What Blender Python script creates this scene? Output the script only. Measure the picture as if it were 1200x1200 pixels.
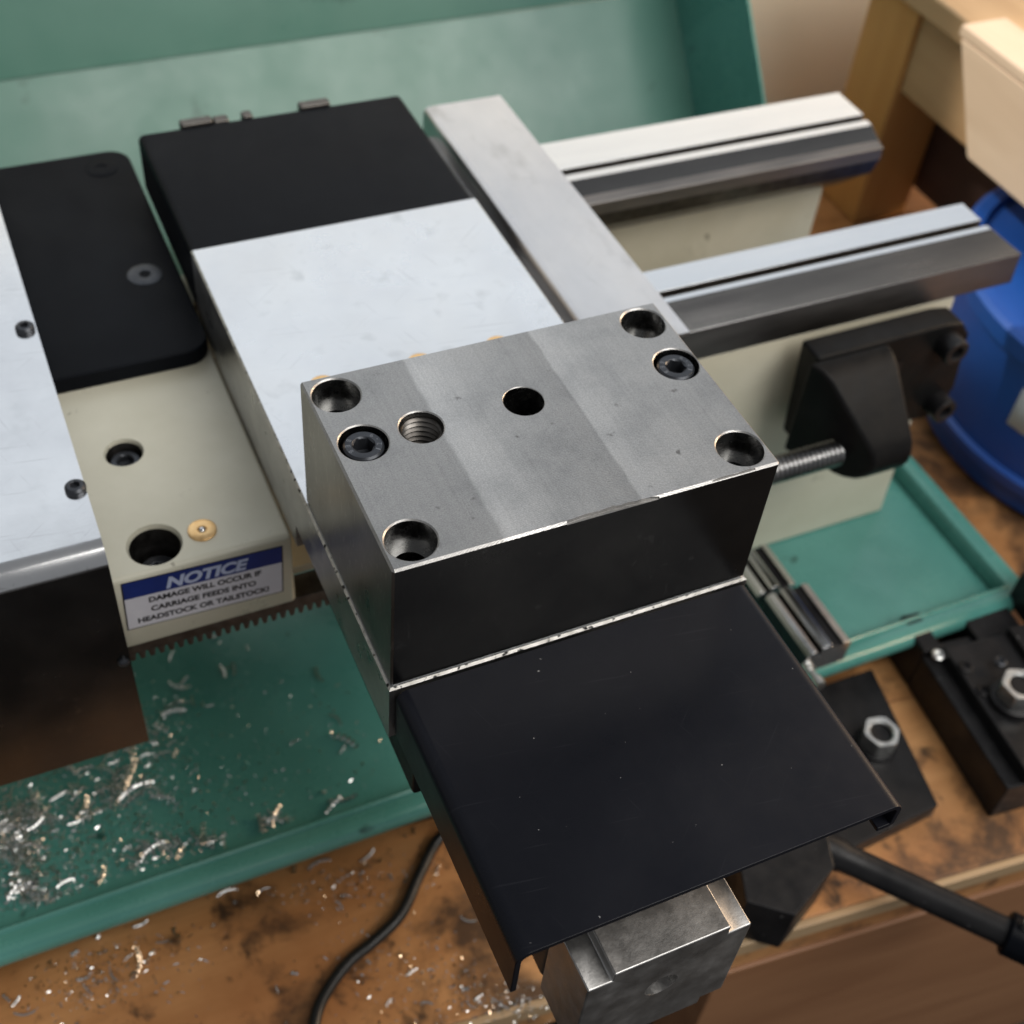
import bpy, bmesh, math, random
from mathutils import Matrix, Vector

# ------------------------------------------------------------------ camera, world, light, exposure
S = 0.001                                    # everything below is written in millimetres
scene = bpy.context.scene
for o in list(bpy.data.objects):
    bpy.data.objects.remove(o)
col = scene.collection

cam_data = bpy.data.cameras.new('camera')
cam = bpy.data.objects.new('camera', cam_data)
col.objects.link(cam)
RX, RY, RZ = (0.9108, -0.4057, 0.0766), (-0.2506, -0.6908, -0.6782), (0.3281, 0.5985, -0.7308)
CAM = Vector((-65.71, -170.44, 260.11))
M = Matrix(((RX[0], -RY[0], -RZ[0], CAM.x * S), (RX[1], -RY[1], -RZ[1], CAM.y * S),
            (RX[2], -RY[2], -RZ[2], CAM.z * S), (0, 0, 0, 1)))
cam.matrix_world = M
cam_data.sensor_width = 36
cam_data.lens = 36 * 1523.76 / 1200
cam_data.clip_start = 0.005
cam_data.clip_end = 50
cam_data.dof.use_dof = True
cam_data.dof.focus_distance = 0.300
cam_data.dof.aperture_fstop = 45.7 / 2.8
scene.camera = cam

world = bpy.data.worlds.new('World')
scene.world = world
world.use_nodes = True
bg = world.node_tree.nodes['Background']
bg.inputs[0].default_value = (0.95, 0.97, 1.0, 1)
bg.inputs[1].default_value = 0.26


def area_light(name, loc, target, sx, sy, power, color):
    ld = bpy.data.lights.new(name, 'AREA')
    ld.shape = 'RECTANGLE'
    ld.size, ld.size_y = sx * S, sy * S
    ld.energy = power
    ld.color = color
    o = bpy.data.objects.new(name, ld)
    col.objects.link(o)
    o.location = Vector(loc) * S
    d = Vector(target) - Vector(loc)
    o.rotation_euler = d.to_track_quat('-Z', 'Y').to_euler()
    return o


# a broad window behind the machine, a warm low light at the right, sunlight falling on the wooden box
area_light('window_light', (400, 464, 345), (400, 0, 345), 1350, 560, 1.8, (0.86, 0.93, 1.0))
area_light('ceiling_light', (480, -520, 880), (120, 180, -120), 850, 700, 11.0, (1.0, 0.97, 0.92))
area_light('warm_side_light', (1150, 40, 240), (200, 0, -120), 360, 360, 8.0, (1.0, 0.71, 0.45))
sp = bpy.data.lights.new('sunbeam', 'SPOT')
sp.energy = 27
sp.color = (1.0, 0.88, 0.74)
sp.spot_size = math.radians(15)
sp.spot_blend = 0.35
sp.shadow_soft_size = 0.01
spo = bpy.data.objects.new('sunbeam', sp)
col.objects.link(spo)
spo.location = Vector((-250, 300, 620)) * S
spo.rotation_euler = (Vector((440, 190, -50)) - Vector((-250, 300, 620))).to_track_quat('-Z', 'Y').to_euler()

scene.view_settings.view_transform = 'Standard'
scene.view_settings.look = 'None'
scene.view_settings.exposure = 0.0
scene.view_settings.gamma = 1.0
scene.render.engine = 'CYCLES'
scene.render.resolution_x = scene.render.resolution_y = 1024
scene.cycles.max_bounces = 8

rnd = random.Random(7)


def unproj_z(px, py, z):
    """photo pixel (1200 px frame) -> point on the horizontal plane at height z (mm)"""
    a, b = (px - 600) / 1523.76, (py - 600) / 1523.76
    d = Vector((a * RX[0] + b * RY[0] + RZ[0], a * RX[1] + b * RY[1] + RZ[1], a * RX[2] + b * RY[2] + RZ[2]))
    t = (z - CAM.z) / d.z
    return CAM + d * t


# ------------------------------------------------------------------ materials
def new_mat(name):
    m = bpy.data.materials.new(name)
    m.use_nodes = True
    nt = m.node_tree
    return m, nt, nt.nodes['Principled BSDF']


def N(nt, kind, **kw):
    n = nt.nodes.new(kind)
    for k, v in kw.items():
        if hasattr(n, k):
            setattr(n, k, v)
        else:
            n.inputs[k].default_value = v
    return n


def ramp(nt, stops, interp='LINEAR'):
    r = nt.nodes.new('ShaderNodeValToRGB')
    r.color_ramp.interpolation = interp
    el = r.color_ramp.elements
    el[0].position, el[1].position = stops[0][0], stops[-1][0]
    for p, c in stops[1:-1]:
        el.new(p)
    for e, (p, c) in zip(el, stops):
        e.color = (c, c, c, 1) if isinstance(c, (int, float)) else (*c, 1)
    return r


def coords(nt, scale=(1, 1, 1), rot=(0, 0, 0)):
    tc = nt.nodes.new('ShaderNodeTexCoord')
    mp = nt.nodes.new('ShaderNodeMapping')
    mp.inputs['Scale'].default_value = scale
    mp.inputs['Rotation'].default_value = rot
    nt.links.new(tc.outputs['Object'], mp.inputs['Vector'])
    return mp.outputs['Vector']


def surf(name, c1, c2=None, metal=0.0, rough=0.4, rvar=0.12, scale=60, stretch=(1, 1, 1), contrast=(0.35, 0.65),
         bump=0.0, bscale=900, bstretch=(1, 1, 1), coat=0.0, spec=0.5, speck=None, speck_scale=400, speck_thr=0.72, soft=0.03, scratch=None, scratch_w=0.5, scratch_thr=0.66):
    """colour mottling + roughness variation + fine relief"""
    m, nt, p = new_mat(name)
    L = nt.links.new
    c2 = c2 or c1
    v = coords(nt, stretch)
    n1 = N(nt, 'ShaderNodeTexNoise', Scale=scale, Detail=6.0, Roughness=0.6)
    L(v, n1.inputs['Vector'])
    r1 = ramp(nt, [(contrast[0], c1), (contrast[1], c2)])
    L(n1.outputs[0], r1.inputs[0])
    cout = r1.outputs[0]
    if speck:
        ns = N(nt, 'ShaderNodeTexNoise', Scale=speck_scale, Detail=3.0, Roughness=0.55)
        L(v, ns.inputs['Vector'])
        rs = ramp(nt, [(speck_thr - soft, 0.0), (speck_thr + soft, 1.0)])
        L(ns.outputs[0], rs.inputs[0])
        mx = nt.nodes.new('ShaderNodeMixRGB')
        mx.inputs[2].default_value = (*speck, 1)
        L(rs.outputs[0], mx.inputs[0])
        L(cout, mx.inputs[1])
        cout = mx.outputs[0]
    if scratch:
        for ang, thr in ((0.15, scratch_thr), (1.25, scratch_thr + 0.015), (-0.7, scratch_thr + 0.02)):
            tc = nt.nodes.new('ShaderNodeTexCoord')
            r0 = nt.nodes.new('ShaderNodeMapping')
            r0.inputs['Rotation'].default_value = (0, 0, ang)
            L(tc.outputs['Object'], r0.inputs['Vector'])
            r9 = nt.nodes.new('ShaderNodeMapping')
            r9.inputs['Scale'].default_value = (45, 1500, 200)
            r9.inputs['Location'].default_value = (ang * 3, ang, 0)
            L(r0.outputs[0], r9.inputs['Vector'])
            sn = N(nt, 'ShaderNodeTexNoise', Scale=1.0, Detail=2.0, Roughness=0.5, Distortion=0.2)
            L(r9.outputs[0], sn.inputs['Vector'])
            sr = ramp(nt, [(thr, 0.0), (thr + 0.05, scratch_w)])
            L(sn.outputs[0], sr.inputs[0])
            sm = nt.nodes.new('ShaderNodeMixRGB')
            sm.inputs[2].default_value = (*scratch, 1)
            L(sr.outputs[0], sm.inputs[0])
            L(cout, sm.inputs[1])
            cout = sm.outputs[0]
    L(cout, p.inputs['Base Color'])
    p.inputs['Metallic'].default_value = metal
    p.inputs['Specular IOR Level'].default_value = spec
    p.inputs['Coat Weight'].default_value = coat
    n2 = N(nt, 'ShaderNodeTexNoise', Scale=scale * 1.7, Detail=8.0, Roughness=0.65)
    L(v, n2.inputs['Vector'])
    mr = N(nt, 'ShaderNodeMapRange')
    mr.inputs['From Min'].default_value, mr.inputs['From Max'].default_value = 0.3, 0.7
    mr.inputs['To Min'].default_value, mr.inputs['To Max'].default_value = max(0.03, rough - rvar), min(1, rough + rvar)
    L(n2.outputs[0], mr.inputs['Value'])
    L(mr.outputs[0], p.inputs['Roughness'])
    if bump:
        vb = coords(nt, bstretch)
        n3 = N(nt, 'ShaderNodeTexNoise', Scale=bscale, Detail=4.0, Roughness=0.6)
        L(vb, n3.inputs['Vector'])
        b = N(nt, 'ShaderNodeBump', Strength=bump, Distance=0.0004)
        L(n3.outputs[0], b.inputs['Height'])
        L(b.outputs[0], p.inputs['Normal'])
    return m


MAT = {}
MAT['block_side'] = surf('mill_scale_steel', (0.16, 0.16, 0.162), (0.28, 0.277, 0.268), 1.0, 0.31, 0.07, 45, (1, 0.6, 0.3),
                         bump=0.07, bscale=300, bstretch=(6, 6, 0.6), scratch=(0.42, 0.42, 0.40), scratch_thr=0.64)
MAT['bore'] = surf('bored_steel', (0.25, 0.25, 0.25), (0.34, 0.34, 0.335), 1.0, 0.25, 0.08, 200)
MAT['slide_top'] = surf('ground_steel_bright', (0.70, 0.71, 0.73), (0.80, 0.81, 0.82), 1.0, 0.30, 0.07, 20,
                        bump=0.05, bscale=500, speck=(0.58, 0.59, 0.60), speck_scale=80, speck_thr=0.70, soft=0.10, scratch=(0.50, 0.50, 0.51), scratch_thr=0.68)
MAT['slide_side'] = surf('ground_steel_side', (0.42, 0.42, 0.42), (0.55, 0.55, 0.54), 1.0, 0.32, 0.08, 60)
MAT['seam'] = surf('bright_chamfer', (0.62, 0.61, 0.58), (0.40, 0.39, 0.36), 1.0, 0.38, 0.1, 300,
                   speck=(0.02, 0.02, 0.02), speck_scale=520, speck_thr=0.615)
MAT['way_steel'] = surf('ground_way_steel', (0.60, 0.61, 0.63), (0.70, 0.71, 0.72), 1.0, 0.20, 0.04, 30, (0.12, 1, 1),
                        bump=0.05, bscale=260, bstretch=(0.12, 4, 4), speck=(0.40, 0.39, 0.38), speck_scale=160, speck_thr=0.76)
MAT['way_side'] = surf('dull_way_flank', (0.17, 0.165, 0.16), (0.26, 0.25, 0.245), 1.0, 0.42, 0.08, 60, (0.2, 1, 1), bump=0.15, bscale=300)
MAT['block_front'] = surf('dark_front_steel', (0.105, 0.105, 0.108), (0.155, 0.153, 0.150), 1.0, 0.23, 0.06, 28, bump=0.05, bscale=300, bstretch=(4, 1, 0.6), scratch=(0.24, 0.24, 0.235), scratch_thr=0.68)  # darker steel for front-facing faces
MAT['way_prism'] = surf('shaded_prism_way', (0.15, 0.15, 0.153), (0.23, 0.23, 0.23), 1.0, 0.24, 0.05, 40, (0.12, 1, 1), bump=0.05, bscale=260, bstretch=(0.12, 4, 4))  # dark reflection on the sloping way face put into its colour
MAT['wing'] = surf('brushed_saddle_cover', (0.56, 0.55, 0.555), (0.68, 0.665, 0.66), 1.0, 0.33, 0.08, 24, (1, 0.5, 1),
                   bump=0.06, bscale=400, bstretch=(3, 0.3, 3), speck=(0.46, 0.45, 0.44), speck_scale=70, speck_thr=0.70, soft=0.09, scratch=(0.44, 0.43, 0.42), scratch_thr=0.68)
MAT['sheet'] = surf('stainless_sheet', (0.62, 0.625, 0.64), (0.74, 0.745, 0.755), 1.0, 0.18, 0.05, 22,
                    bump=0.05, bscale=300, bstretch=(0.4, 3, 3), speck=(0.58, 0.59, 0.60), speck_scale=60, speck_thr=0.70, soft=0.10, scratch=(0.48, 0.48, 0.49), scratch_thr=0.68)
MAT['black_cover'] = surf('black_anodised_sheet', (0.0045, 0.0052, 0.0085), (0.007, 0.0078, 0.012), 0.0, 0.34, 0.10, 16,
                          bump=0.03, bscale=900, spec=0.20, speck=(0.30, 0.30, 0.30), speck_scale=520, speck_thr=0.765, soft=0.012, scratch=(0.016, 0.017, 0.022), scratch_thr=0.69)
MAT['black_plate'] = surf('black_powder_coat', (0.003, 0.0038, 0.006), (0.005, 0.0062, 0.009), 0.0, 0.38, 0.07, 30,
                          bump=0.10, bscale=1400, spec=0.06)
MAT['black_oxide'] = surf('black_oxide_steel', (0.008, 0.008, 0.009), (0.016, 0.0155, 0.0165), 0.0, 0.40, 0.12, 90,
                          bump=0.10, bscale=700, spec=0.22, speck=(0.10, 0.10, 0.10), speck_scale=260, speck_thr=0.74)
MAT['screw'] = surf('black_screw_steel', (0.035, 0.038, 0.045), (0.06, 0.065, 0.075), 0.6, 0.34, 0.08, 200)
MAT['mark'] = surf('stamped_mark', (0.16, 0.17, 0.19), (0.2, 0.21, 0.23), 0.5, 0.4, 0.05, 100)
MAT['cast_black'] = surf('black_painted_casting', (0.006, 0.006, 0.0064), (0.010, 0.0099, 0.0099), 0.0, 0.42, 0.12, 60,
                         bump=0.3, bscale=260, spec=0.12)
MAT['cream'] = surf('cream_machine_paint', (0.57, 0.545, 0.43), (0.65, 0.625, 0.51), 0.0, 0.34, 0.10, 26,
                    bump=0.12, bscale=180, speck=(0.20, 0.18, 0.13), speck_scale=95, speck_thr=0.735)
MAT['green'] = surf('green_enamel', (0.066, 0.235, 0.203), (0.090, 0.285, 0.250), 0.0, 0.28, 0.10, 22,
                    bump=0.14, bscale=160, spec=0.6, speck=(0.010, 0.045, 0.035), speck_scale=48, speck_thr=0.72)
MAT['green_splash'] = surf('green_enamel_splash', (0.066, 0.190, 0.152), (0.086, 0.222, 0.180), 0.0, 0.34, 0.08, 14,
                           bump=0.05, bscale=120, spec=0.6, speck=(0.04, 0.13, 0.10), speck_scale=34, speck_thr=0.70)  # separate green enamel for the splash panels
MAT['brass'] = surf('brass', (0.80, 0.50, 0.22), (0.88, 0.60, 0.30), 1.0, 0.35, 0.1, 300)
MAT['ball'] = surf('steel_ball', (0.7, 0.7, 0.7), (0.75, 0.75, 0.75), 1.0, 0.15, 0.03, 100)
MAT['zinc'] = surf('zinc_nut_steel', (0.66, 0.67, 0.66), (0.78, 0.79, 0.77), 1.0, 0.34, 0.1, 200)
MAT['motor'] = surf('cast_aluminium_motor', (0.36, 0.355, 0.35), (0.50, 0.49, 0.48), 1.0, 0.42, 0.10, 60,
                    bump=0.2, bscale=450, speck=(0.30, 0.29, 0.285), speck_scale=60, speck_thr=0.66, soft=0.08)
MAT['motor_black'] = surf('motor_lamination_black', (0.012, 0.012, 0.013), (0.02, 0.02, 0.02), 0.0, 0.45, 0.1, 60)
MAT['dark_steel'] = surf('dark_machined_steel', (0.22, 0.22, 0.225), (0.32, 0.32, 0.32), 1.0, 0.28, 0.08, 60)
MAT['rack'] = surf('oily_rack_steel', (0.10, 0.092, 0.085), (0.17, 0.16, 0.15), 1.0, 0.42, 0.1, 200)
MAT['rubber'] = surf('black_cable_rubber', (0.008, 0.008, 0.008), (0.012, 0.012, 0.012), 0.0, 0.38, 0.08, 100)
MAT['chip'] = surf('bright_steel_chip', (0.92, 0.92, 0.91), (0.75, 0.75, 0.74), 1.0, 0.14, 0.06, 400)
MAT['sticker_white'] = surf('sticker_white', (0.62, 0.61, 0.66), (0.70, 0.69, 0.73), 0.0, 0.4, 0.05, 60)
MAT['sticker_blue'] = surf('sticker_blue', (0.006, 0.022, 0.145), (0.010, 0.030, 0.19), 0.0, 0.35, 0.05, 60)
MAT['sticker_print'] = surf('sticker_print', (0.012, 0.012, 0.016), (0.02, 0.02, 0.024), 0.0, 0.45, 0.05, 60)
MAT['sticker_head'] = surf('sticker_heading', (0.42, 0.48, 0.66), (0.50, 0.56, 0.72), 0.0, 0.4, 0.05, 60)
MAT['blue'] = surf('blue_plastic', (0.008, 0.060, 0.30), (0.012, 0.085, 0.38), 0.0, 0.42, 0.08, 12, spec=0.5)
MAT['label_white'] = surf('bucket_label', (0.70, 0.72, 0.75), (0.6, 0.63, 0.68), 0.0, 0.5, 0.05, 30)
MAT['wall'] = surf('wall_paint', (0.60, 0.57, 0.47), (0.64, 0.61, 0.51), 0.0, 0.8, 0.05, 8, bump=0.1, bscale=120)
MAT['floor'] = surf('dark_floor', (0.02, 0.017, 0.016), (0.03, 0.026, 0.023), 0.0, 0.7, 0.1, 5)


def block_top_mat():
    """fly-cut top: three passes whose edges run front to back, blotches and fine grain"""
    m, nt, p = new_mat('fly_cut_steel')
    L = nt.links.new
    tc = nt.nodes.new('ShaderNodeTexCoord')
    sx = nt.nodes.new('ShaderNodeSeparateXYZ')
    L(tc.outputs['Object'], sx.inputs[0])
    wob = N(nt, 'ShaderNodeTexNoise', Scale=150.0, Detail=6.0, Roughness=0.7)
    L(tc.outputs['Object'], wob.inputs['Vector'])
    ma = N(nt, 'ShaderNodeMath', operation='MULTIPLY_ADD')
    ma.inputs[1].default_value = 0.0016
    L(wob.outputs[0], ma.inputs[0])
    L(sx.outputs[0], ma.inputs[2])
    mr = N(nt, 'ShaderNodeMapRange')
    mr.inputs['From Min'].default_value, mr.inputs['From Max'].default_value = -0.0492, 0.0508
    L(ma.outputs[0], mr.inputs['Value'])
    r = ramp(nt, [(0, 0.375), (0.264, 0.38), (0.273, 0.55), (0.30, 0.56), (0.42, 0.45), (0.50, 0.41), (0.617, 0.365), (0.624, 0.53), (0.72, 0.475), (0.84, 0.43), (1, 0.415)])
    L(mr.outputs[0], r.inputs[0])
    n = N(nt, 'ShaderNodeTexNoise', Scale=55.0, Detail=7.0, Roughness=0.65)
    L(tc.outputs['Object'], n.inputs['Vector'])
    r2 = ramp(nt, [(0.3, 0.80), (0.5, 1.0), (0.72, 1.10)])
    L(n.outputs[0], r2.inputs[0])
    mx = nt.nodes.new('ShaderNodeMixRGB')
    mx.blend_type = 'MULTIPLY'
    mx.inputs[0].default_value = 1
    L(r.outputs[0], mx.inputs[1])
    L(r2.outputs[0], mx.inputs[2])
    g = N(nt, 'ShaderNodeTexNoise', Scale=2600.0, Detail=3.0, Roughness=0.7)
    L(tc.outputs['Object'], g.inputs['Vector'])
    r3 = ramp(nt, [(0.25, 0.74), (0.75, 1.22)])
    L(g.outputs[0], r3.inputs[0])
    mx2 = nt.nodes.new('ShaderNodeMixRGB')
    mx2.blend_type = 'MULTIPLY'
    mx2.inputs[0].default_value = 1
    L(mx.outputs[0], mx2.inputs[1])
    L(r3.outputs[0], mx2.inputs[2])
    # fine lines left by the cutter, running front to back
    lm = nt.nodes.new('ShaderNodeMapping')
    lm.inputs['Scale'].default_value = (1500, 32, 32)
    lm.inputs['Rotation'].default_value = (0, 0, 0.10)
    L(tc.outputs['Object'], lm.inputs['Vector'])
    ln = N(nt, 'ShaderNodeTexNoise', Scale=1.0, Detail=4.0, Roughness=0.6)
    L(lm.outputs[0], ln.inputs['Vector'])
    lr = ramp(nt, [(0.28, 0.935), (0.5, 1.0), (0.72, 1.05)])
    L(ln.outputs[0], lr.inputs[0])
    lx = nt.nodes.new('ShaderNodeMixRGB')
    lx.blend_type = 'MULTIPLY'
    lx.inputs[0].default_value = 1
    L(mx2.outputs[0], lx.inputs[1])
    L(lr.outputs[0], lx.inputs[2])
    mx2 = lx
    # small dark pits and smears
    ns = N(nt, 'ShaderNodeTexNoise', Scale=260.0, Detail=3.0, Roughness=0.5)
    L(tc.outputs['Object'], ns.inputs['Vector'])
    rs = ramp(nt, [(0.70, 0.0), (0.78, 0.7)])
    L(ns.outputs[0], rs.inputs[0])
    mx3 = nt.nodes.new('ShaderNodeMixRGB')
    mx3.inputs[2].default_value = (0.09, 0.085, 0.08, 1)
    L(rs.outputs[0], mx3.inputs[0])
    L(mx2.outputs[0], mx3.inputs[1])
    tint = nt.nodes.new('ShaderNodeMixRGB')
    tint.blend_type = 'MULTIPLY'
    tint.inputs[0].default_value = 1
    tint.inputs[2].default_value = (1.0, 0.985, 0.965, 1)
    L(mx3.outputs[0], tint.inputs[1])
    L(tint.outputs[0], p.inputs['Base Color'])
    p.inputs['Metallic'].default_value = 1
    rr = ramp(nt, [(0.3, 0.36), (0.7, 0.46)])
    L(n.outputs[0], rr.inputs[0])
    L(rr.outputs[0], p.inputs['Roughness'])
    # arcs left by the cutter
    wv = N(nt, 'ShaderNodeTexWave', wave_type='RINGS', rings_direction='SPHERICAL', Scale=700.0, Distortion=2.5, Detail=2.0)
    mp = nt.nodes.new('ShaderNodeMapping')
    mp.inputs['Location'].default_value = (0.0, 0.09, 0)
    L(tc.outputs['Object'], mp.inputs['Vector'])
    L(mp.outputs[0], wv.inputs['Vector'])
    ad = N(nt, 'ShaderNodeMath', operation='MULTIPLY_ADD')
    ad.inputs[1].default_value = 0.55
    L(wv.outputs[1], ad.inputs[0])
    L(g.outputs[0], ad.inputs[2])
    b = N(nt, 'ShaderNodeBump', Strength=0.13, Distance=0.0003)
    L(ad.outputs[0], b.inputs['Height'])
    L(b.outputs[0], p.inputs['Normal'])
    return m


MAT['block_top'] = block_top_mat()


def wood(name, c1, c2, c3=None, axis='x', stain=None, scale=1.0, rough=0.45, stain_scale=16, thr=0.60):
    m, nt, p = new_mat(name)
    L = nt.links.new
    st = {'x': (0.10, 1, 1), 'y': (1, 0.10, 1), 'z': (1, 1, 0.10)}[axis]
    v = coords(nt, st)
    n = N(nt, 'ShaderNodeTexNoise', Scale=90.0 * scale, Detail=7.0, Roughness=0.6, Distortion=0.6)
    L(v, n.inputs['Vector'])
    r = ramp(nt, [(0.3, c1), (0.5, tuple((a + b) / 2 for a, b in zip(c1, c2))), (0.7, c2)])
    L(n.outputs[0], r.inputs[0])
    out = r.outputs[0]
    vo = coords(nt)
    if c3:
        nb = N(nt, 'ShaderNodeTexNoise', Scale=11.0, Detail=5.0, Roughness=0.6)
        L(vo, nb.inputs['Vector'])
        rb = ramp(nt, [(0.42, 0.0), (0.66, 1.0)])
        L(nb.outputs[0], rb.inputs[0])
        mb = nt.nodes.new('ShaderNodeMixRGB')
        mb.inputs[2].default_value = (*c3, 1)
        L(rb.outputs[0], mb.inputs[0])
        L(out, mb.inputs[1])
        out = mb.outputs[0]
    if stain:
        for sc, t, w in ((stain_scale, thr, 0.85), (stain_scale * 3.3, thr + 0.06, 0.9), (stain_scale * 11, thr + 0.10, 0.75)):
            ns = N(nt, 'ShaderNodeTexNoise', Scale=sc, Detail=9.0, Roughness=0.62, Distortion=0.3)
            L(vo, ns.inputs['Vector'])
            rs = ramp(nt, [(t - 0.02, 0.0), (t + 0.09, w)])
            L(ns.outputs[0], rs.inputs[0])
            ms = nt.nodes.new('ShaderNodeMixRGB')
            ms.inputs[2].default_value = (*stain, 1)
            L(rs.outputs[0], ms.inputs[0])
            L(out, ms.inputs[1])
            out = ms.outputs[0]
    L(out, p.inputs['Base Color'])
    p.inputs['Roughness'].default_value = rough
    b = N(nt, 'ShaderNodeBump', Strength=0.12, Distance=0.0006)
    L(n.outputs[0], b.inputs['Height'])
    L(b.outputs[0], p.inputs['Normal'])
    return m


MAT['bench_wood'] = wood('oily_bench_wood', (0.38, 0.176, 0.062), (0.60, 0.315, 0.130), (0.36, 0.156, 0.054), 'x',
                         stain=(0.028, 0.017, 0.011), rough=0.42, thr=0.535)
MAT['edge_wood'] = wood('bench_edging_wood', (0.36, 0.24, 0.13), (0.44, 0.31, 0.18), None, 'x')
MAT['panel_wood'] = wood('bench_panel_wood', (0.24, 0.11, 0.05), (0.33, 0.165, 0.08), None, 'x', scale=0.5)
MAT['stand_wood'] = wood('golden_stand_wood', (0.56, 0.29, 0.09), (0.68, 0.38, 0.135), None, 'z', scale=0.6)
MAT['apron_wood'] = wood('golden_apron_wood', (0.44, 0.28, 0.145), (0.55, 0.37, 0.205), None, 'y', scale=0.6)
MAT['box_wood'] = wood('pale_box_wood', (0.62, 0.47, 0.34), (0.72, 0.57, 0.43), None, 'y', scale=0.5)
MAT['stand_shade'] = wood('stand_shade_brown', (0.075, 0.048, 0.046), (0.10, 0.064, 0.06), None, 'y')  # dark brown that carries the shade inside the stand


# ------------------------------------------------------------------ mesh helpers (mm in, metres out)
def thing(name, label, cat, loc, group=None):
    o = bpy.data.objects.new(name, None)
    col.objects.link(o)
    o.empty_display_size = 0.01
    o.location = Vector(loc) * S
    o['label'], o['category'] = label, cat
    if group:
        o['group'] = group
    return o


def tag(o, label, cat, group=None):
    o['label'], o['category'] = label, cat
    if group:
        o['group'] = group
    return o


def world_loc(o):
    v = Vector(o.location)
    while o.parent:
        o = o.parent
        v = v + Vector(o.location)
    return v


def finish(name, bm, mat, parent=None, bevel=0, seg=2, smooth=35, label=None, rot=None):
    """bm in mm, world coordinates -> one mesh object with its origin at its own centre"""
    vs = [v.co for v in bm.verts]
    if rot:                                       # (centre, angle about z)
        mr = Matrix.Translation(Vector(rot[0])) @ Matrix.Rotation(rot[1], 4, 'Z') @ Matrix.Translation(-Vector(rot[0]))
        bmesh.ops.transform(bm, matrix=mr, verts=bm.verts)
    lo = Vector([min(v.co[i] for v in bm.verts) for i in range(3)])
    hi = Vector([max(v.co[i] for v in bm.verts) for i in range(3)])
    c = (lo + hi) / 2
    for v in bm.verts:
        v.co = (v.co - c) * S
    bmesh.ops.recalc_face_normals(bm, faces=bm.faces)
    me = bpy.data.meshes.new(name)
    bm.to_mesh(me)
    bm.free()
    for mm in (mat if isinstance(mat, (list, tuple)) else [mat]):
        me.materials.append(MAT[mm])
    if smooth:
        for p in me.polygons:
            p.use_smooth = True
        me.set_sharp_from_angle(angle=math.radians(smooth))
    o = bpy.data.objects.new(name, me)
    col.objects.link(o)
    if parent:
        o.parent = parent
        o.location = c * S - world_loc(parent)
    else:
        o.location = c * S
    if bevel:
        b = o.modifiers.new('bevel', 'BEVEL')
        b.width = bevel * S
        b.segments = seg
        b.limit_method = 'ANGLE'
        b.angle_limit = math.radians(40)
        b.harden_normals = True
    if label:
        o['label'] = label
    return o


def add_box(bm, x0, x1, y0, y1, z0, z1):
    v = [bm.verts.new((x, y, z)) for z in (z0, z1) for x, y in ((x0, y0), (x1, y0), (x1, y1), (x0, y1))]
    for f in ((3, 2, 1, 0), (4, 5, 6, 7), (0, 1, 5, 4), (1, 2, 6, 5), (2, 3, 7, 6), (3, 0, 4, 7)):
        bm.faces.new([v[i] for i in f])
    return bm


def box(name, x0, x1, y0, y1, z0, z1, mat, parent=None, **kw):
    return finish(name, add_box(bmesh.new(), x0, x1, y0, y1, z0, z1), mat, parent, **kw)


def add_prism(bm, pts, axis, a0, a1, ends=None):
    """profile pts in the two other axes (cyclic order x: (y,z), y: (x,z), z: (x,y)); ends(i) may shift the far end"""
    def mk(p, a):
        return {'x': (a, p[0], p[1]), 'y': (p[0], a, p[1]), 'z': (p[0], p[1], a)}[axis]
    n = len(pts)
    A = [bm.verts.new(mk(p, a0)) for p in pts]
    B = [bm.verts.new(mk(p, a1 + (ends[i] if ends else 0))) for i, p in enumerate(pts)]
    bm.faces.new(A)
    bm.faces.new(B[::-1])
    for i in range(n):
        j = (i + 1) % n
        bm.faces.new((A[i], B[i], B[j], A[j]))
    return bm


def prism(name, pts, axis, a0, a1, mat, parent=None, ends=None, **kw):
    return finish(name, add_prism(bmesh.new(), pts, axis, a0, a1, ends), mat, parent, **kw)


AX = {'z': Matrix.Identity(4), 'x': Matrix.Rotation(math.pi / 2, 4, 'Y'), '-y': Matrix.Rotation(math.pi / 2, 4, 'X')}


def hexr(r):
    return lambda a: r / math.cos(((a + math.pi / 6) % (math.pi / 3)) - math.pi / 6)


def add_lathe(bm, rings, c, axis='z', seg=40, caps=(True, True), twist=0.0, rot=None):
    """rings: (radius or fn(angle), height along axis)"""
    m = Matrix.Translation(Vector(c)) @ (rot.to_4x4() if rot else AX[axis])
    prev = None
    first = last = None
    for r, h in rings:
        cur = []
        for k in range(seg):
            a = 2 * math.pi * k / seg
            rr = r(a) if callable(r) else r
            cur.append(bm.verts.new(m @ Vector((rr * math.cos(a + twist), rr * math.sin(a + twist), h))))
        if prev:
            for k in range(seg):
                j = (k + 1) % seg
                bm.faces.new((prev[k], prev[j], cur[j], cur[k]))
        else:
            first = cur
        prev = last = cur
    if caps[0]:
        bm.faces.new(first[::-1])
    if caps[1]:
        bm.faces.new(last)
    return bm


def lathe(name, rings, c, mat, parent=None, axis='z', seg=40, caps=(True, True), twist=0.0, rot=None, **kw):
    return finish(name, add_lathe(bmesh.new(), rings, c, axis, seg, caps, twist, rot), mat, parent, **kw)


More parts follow.
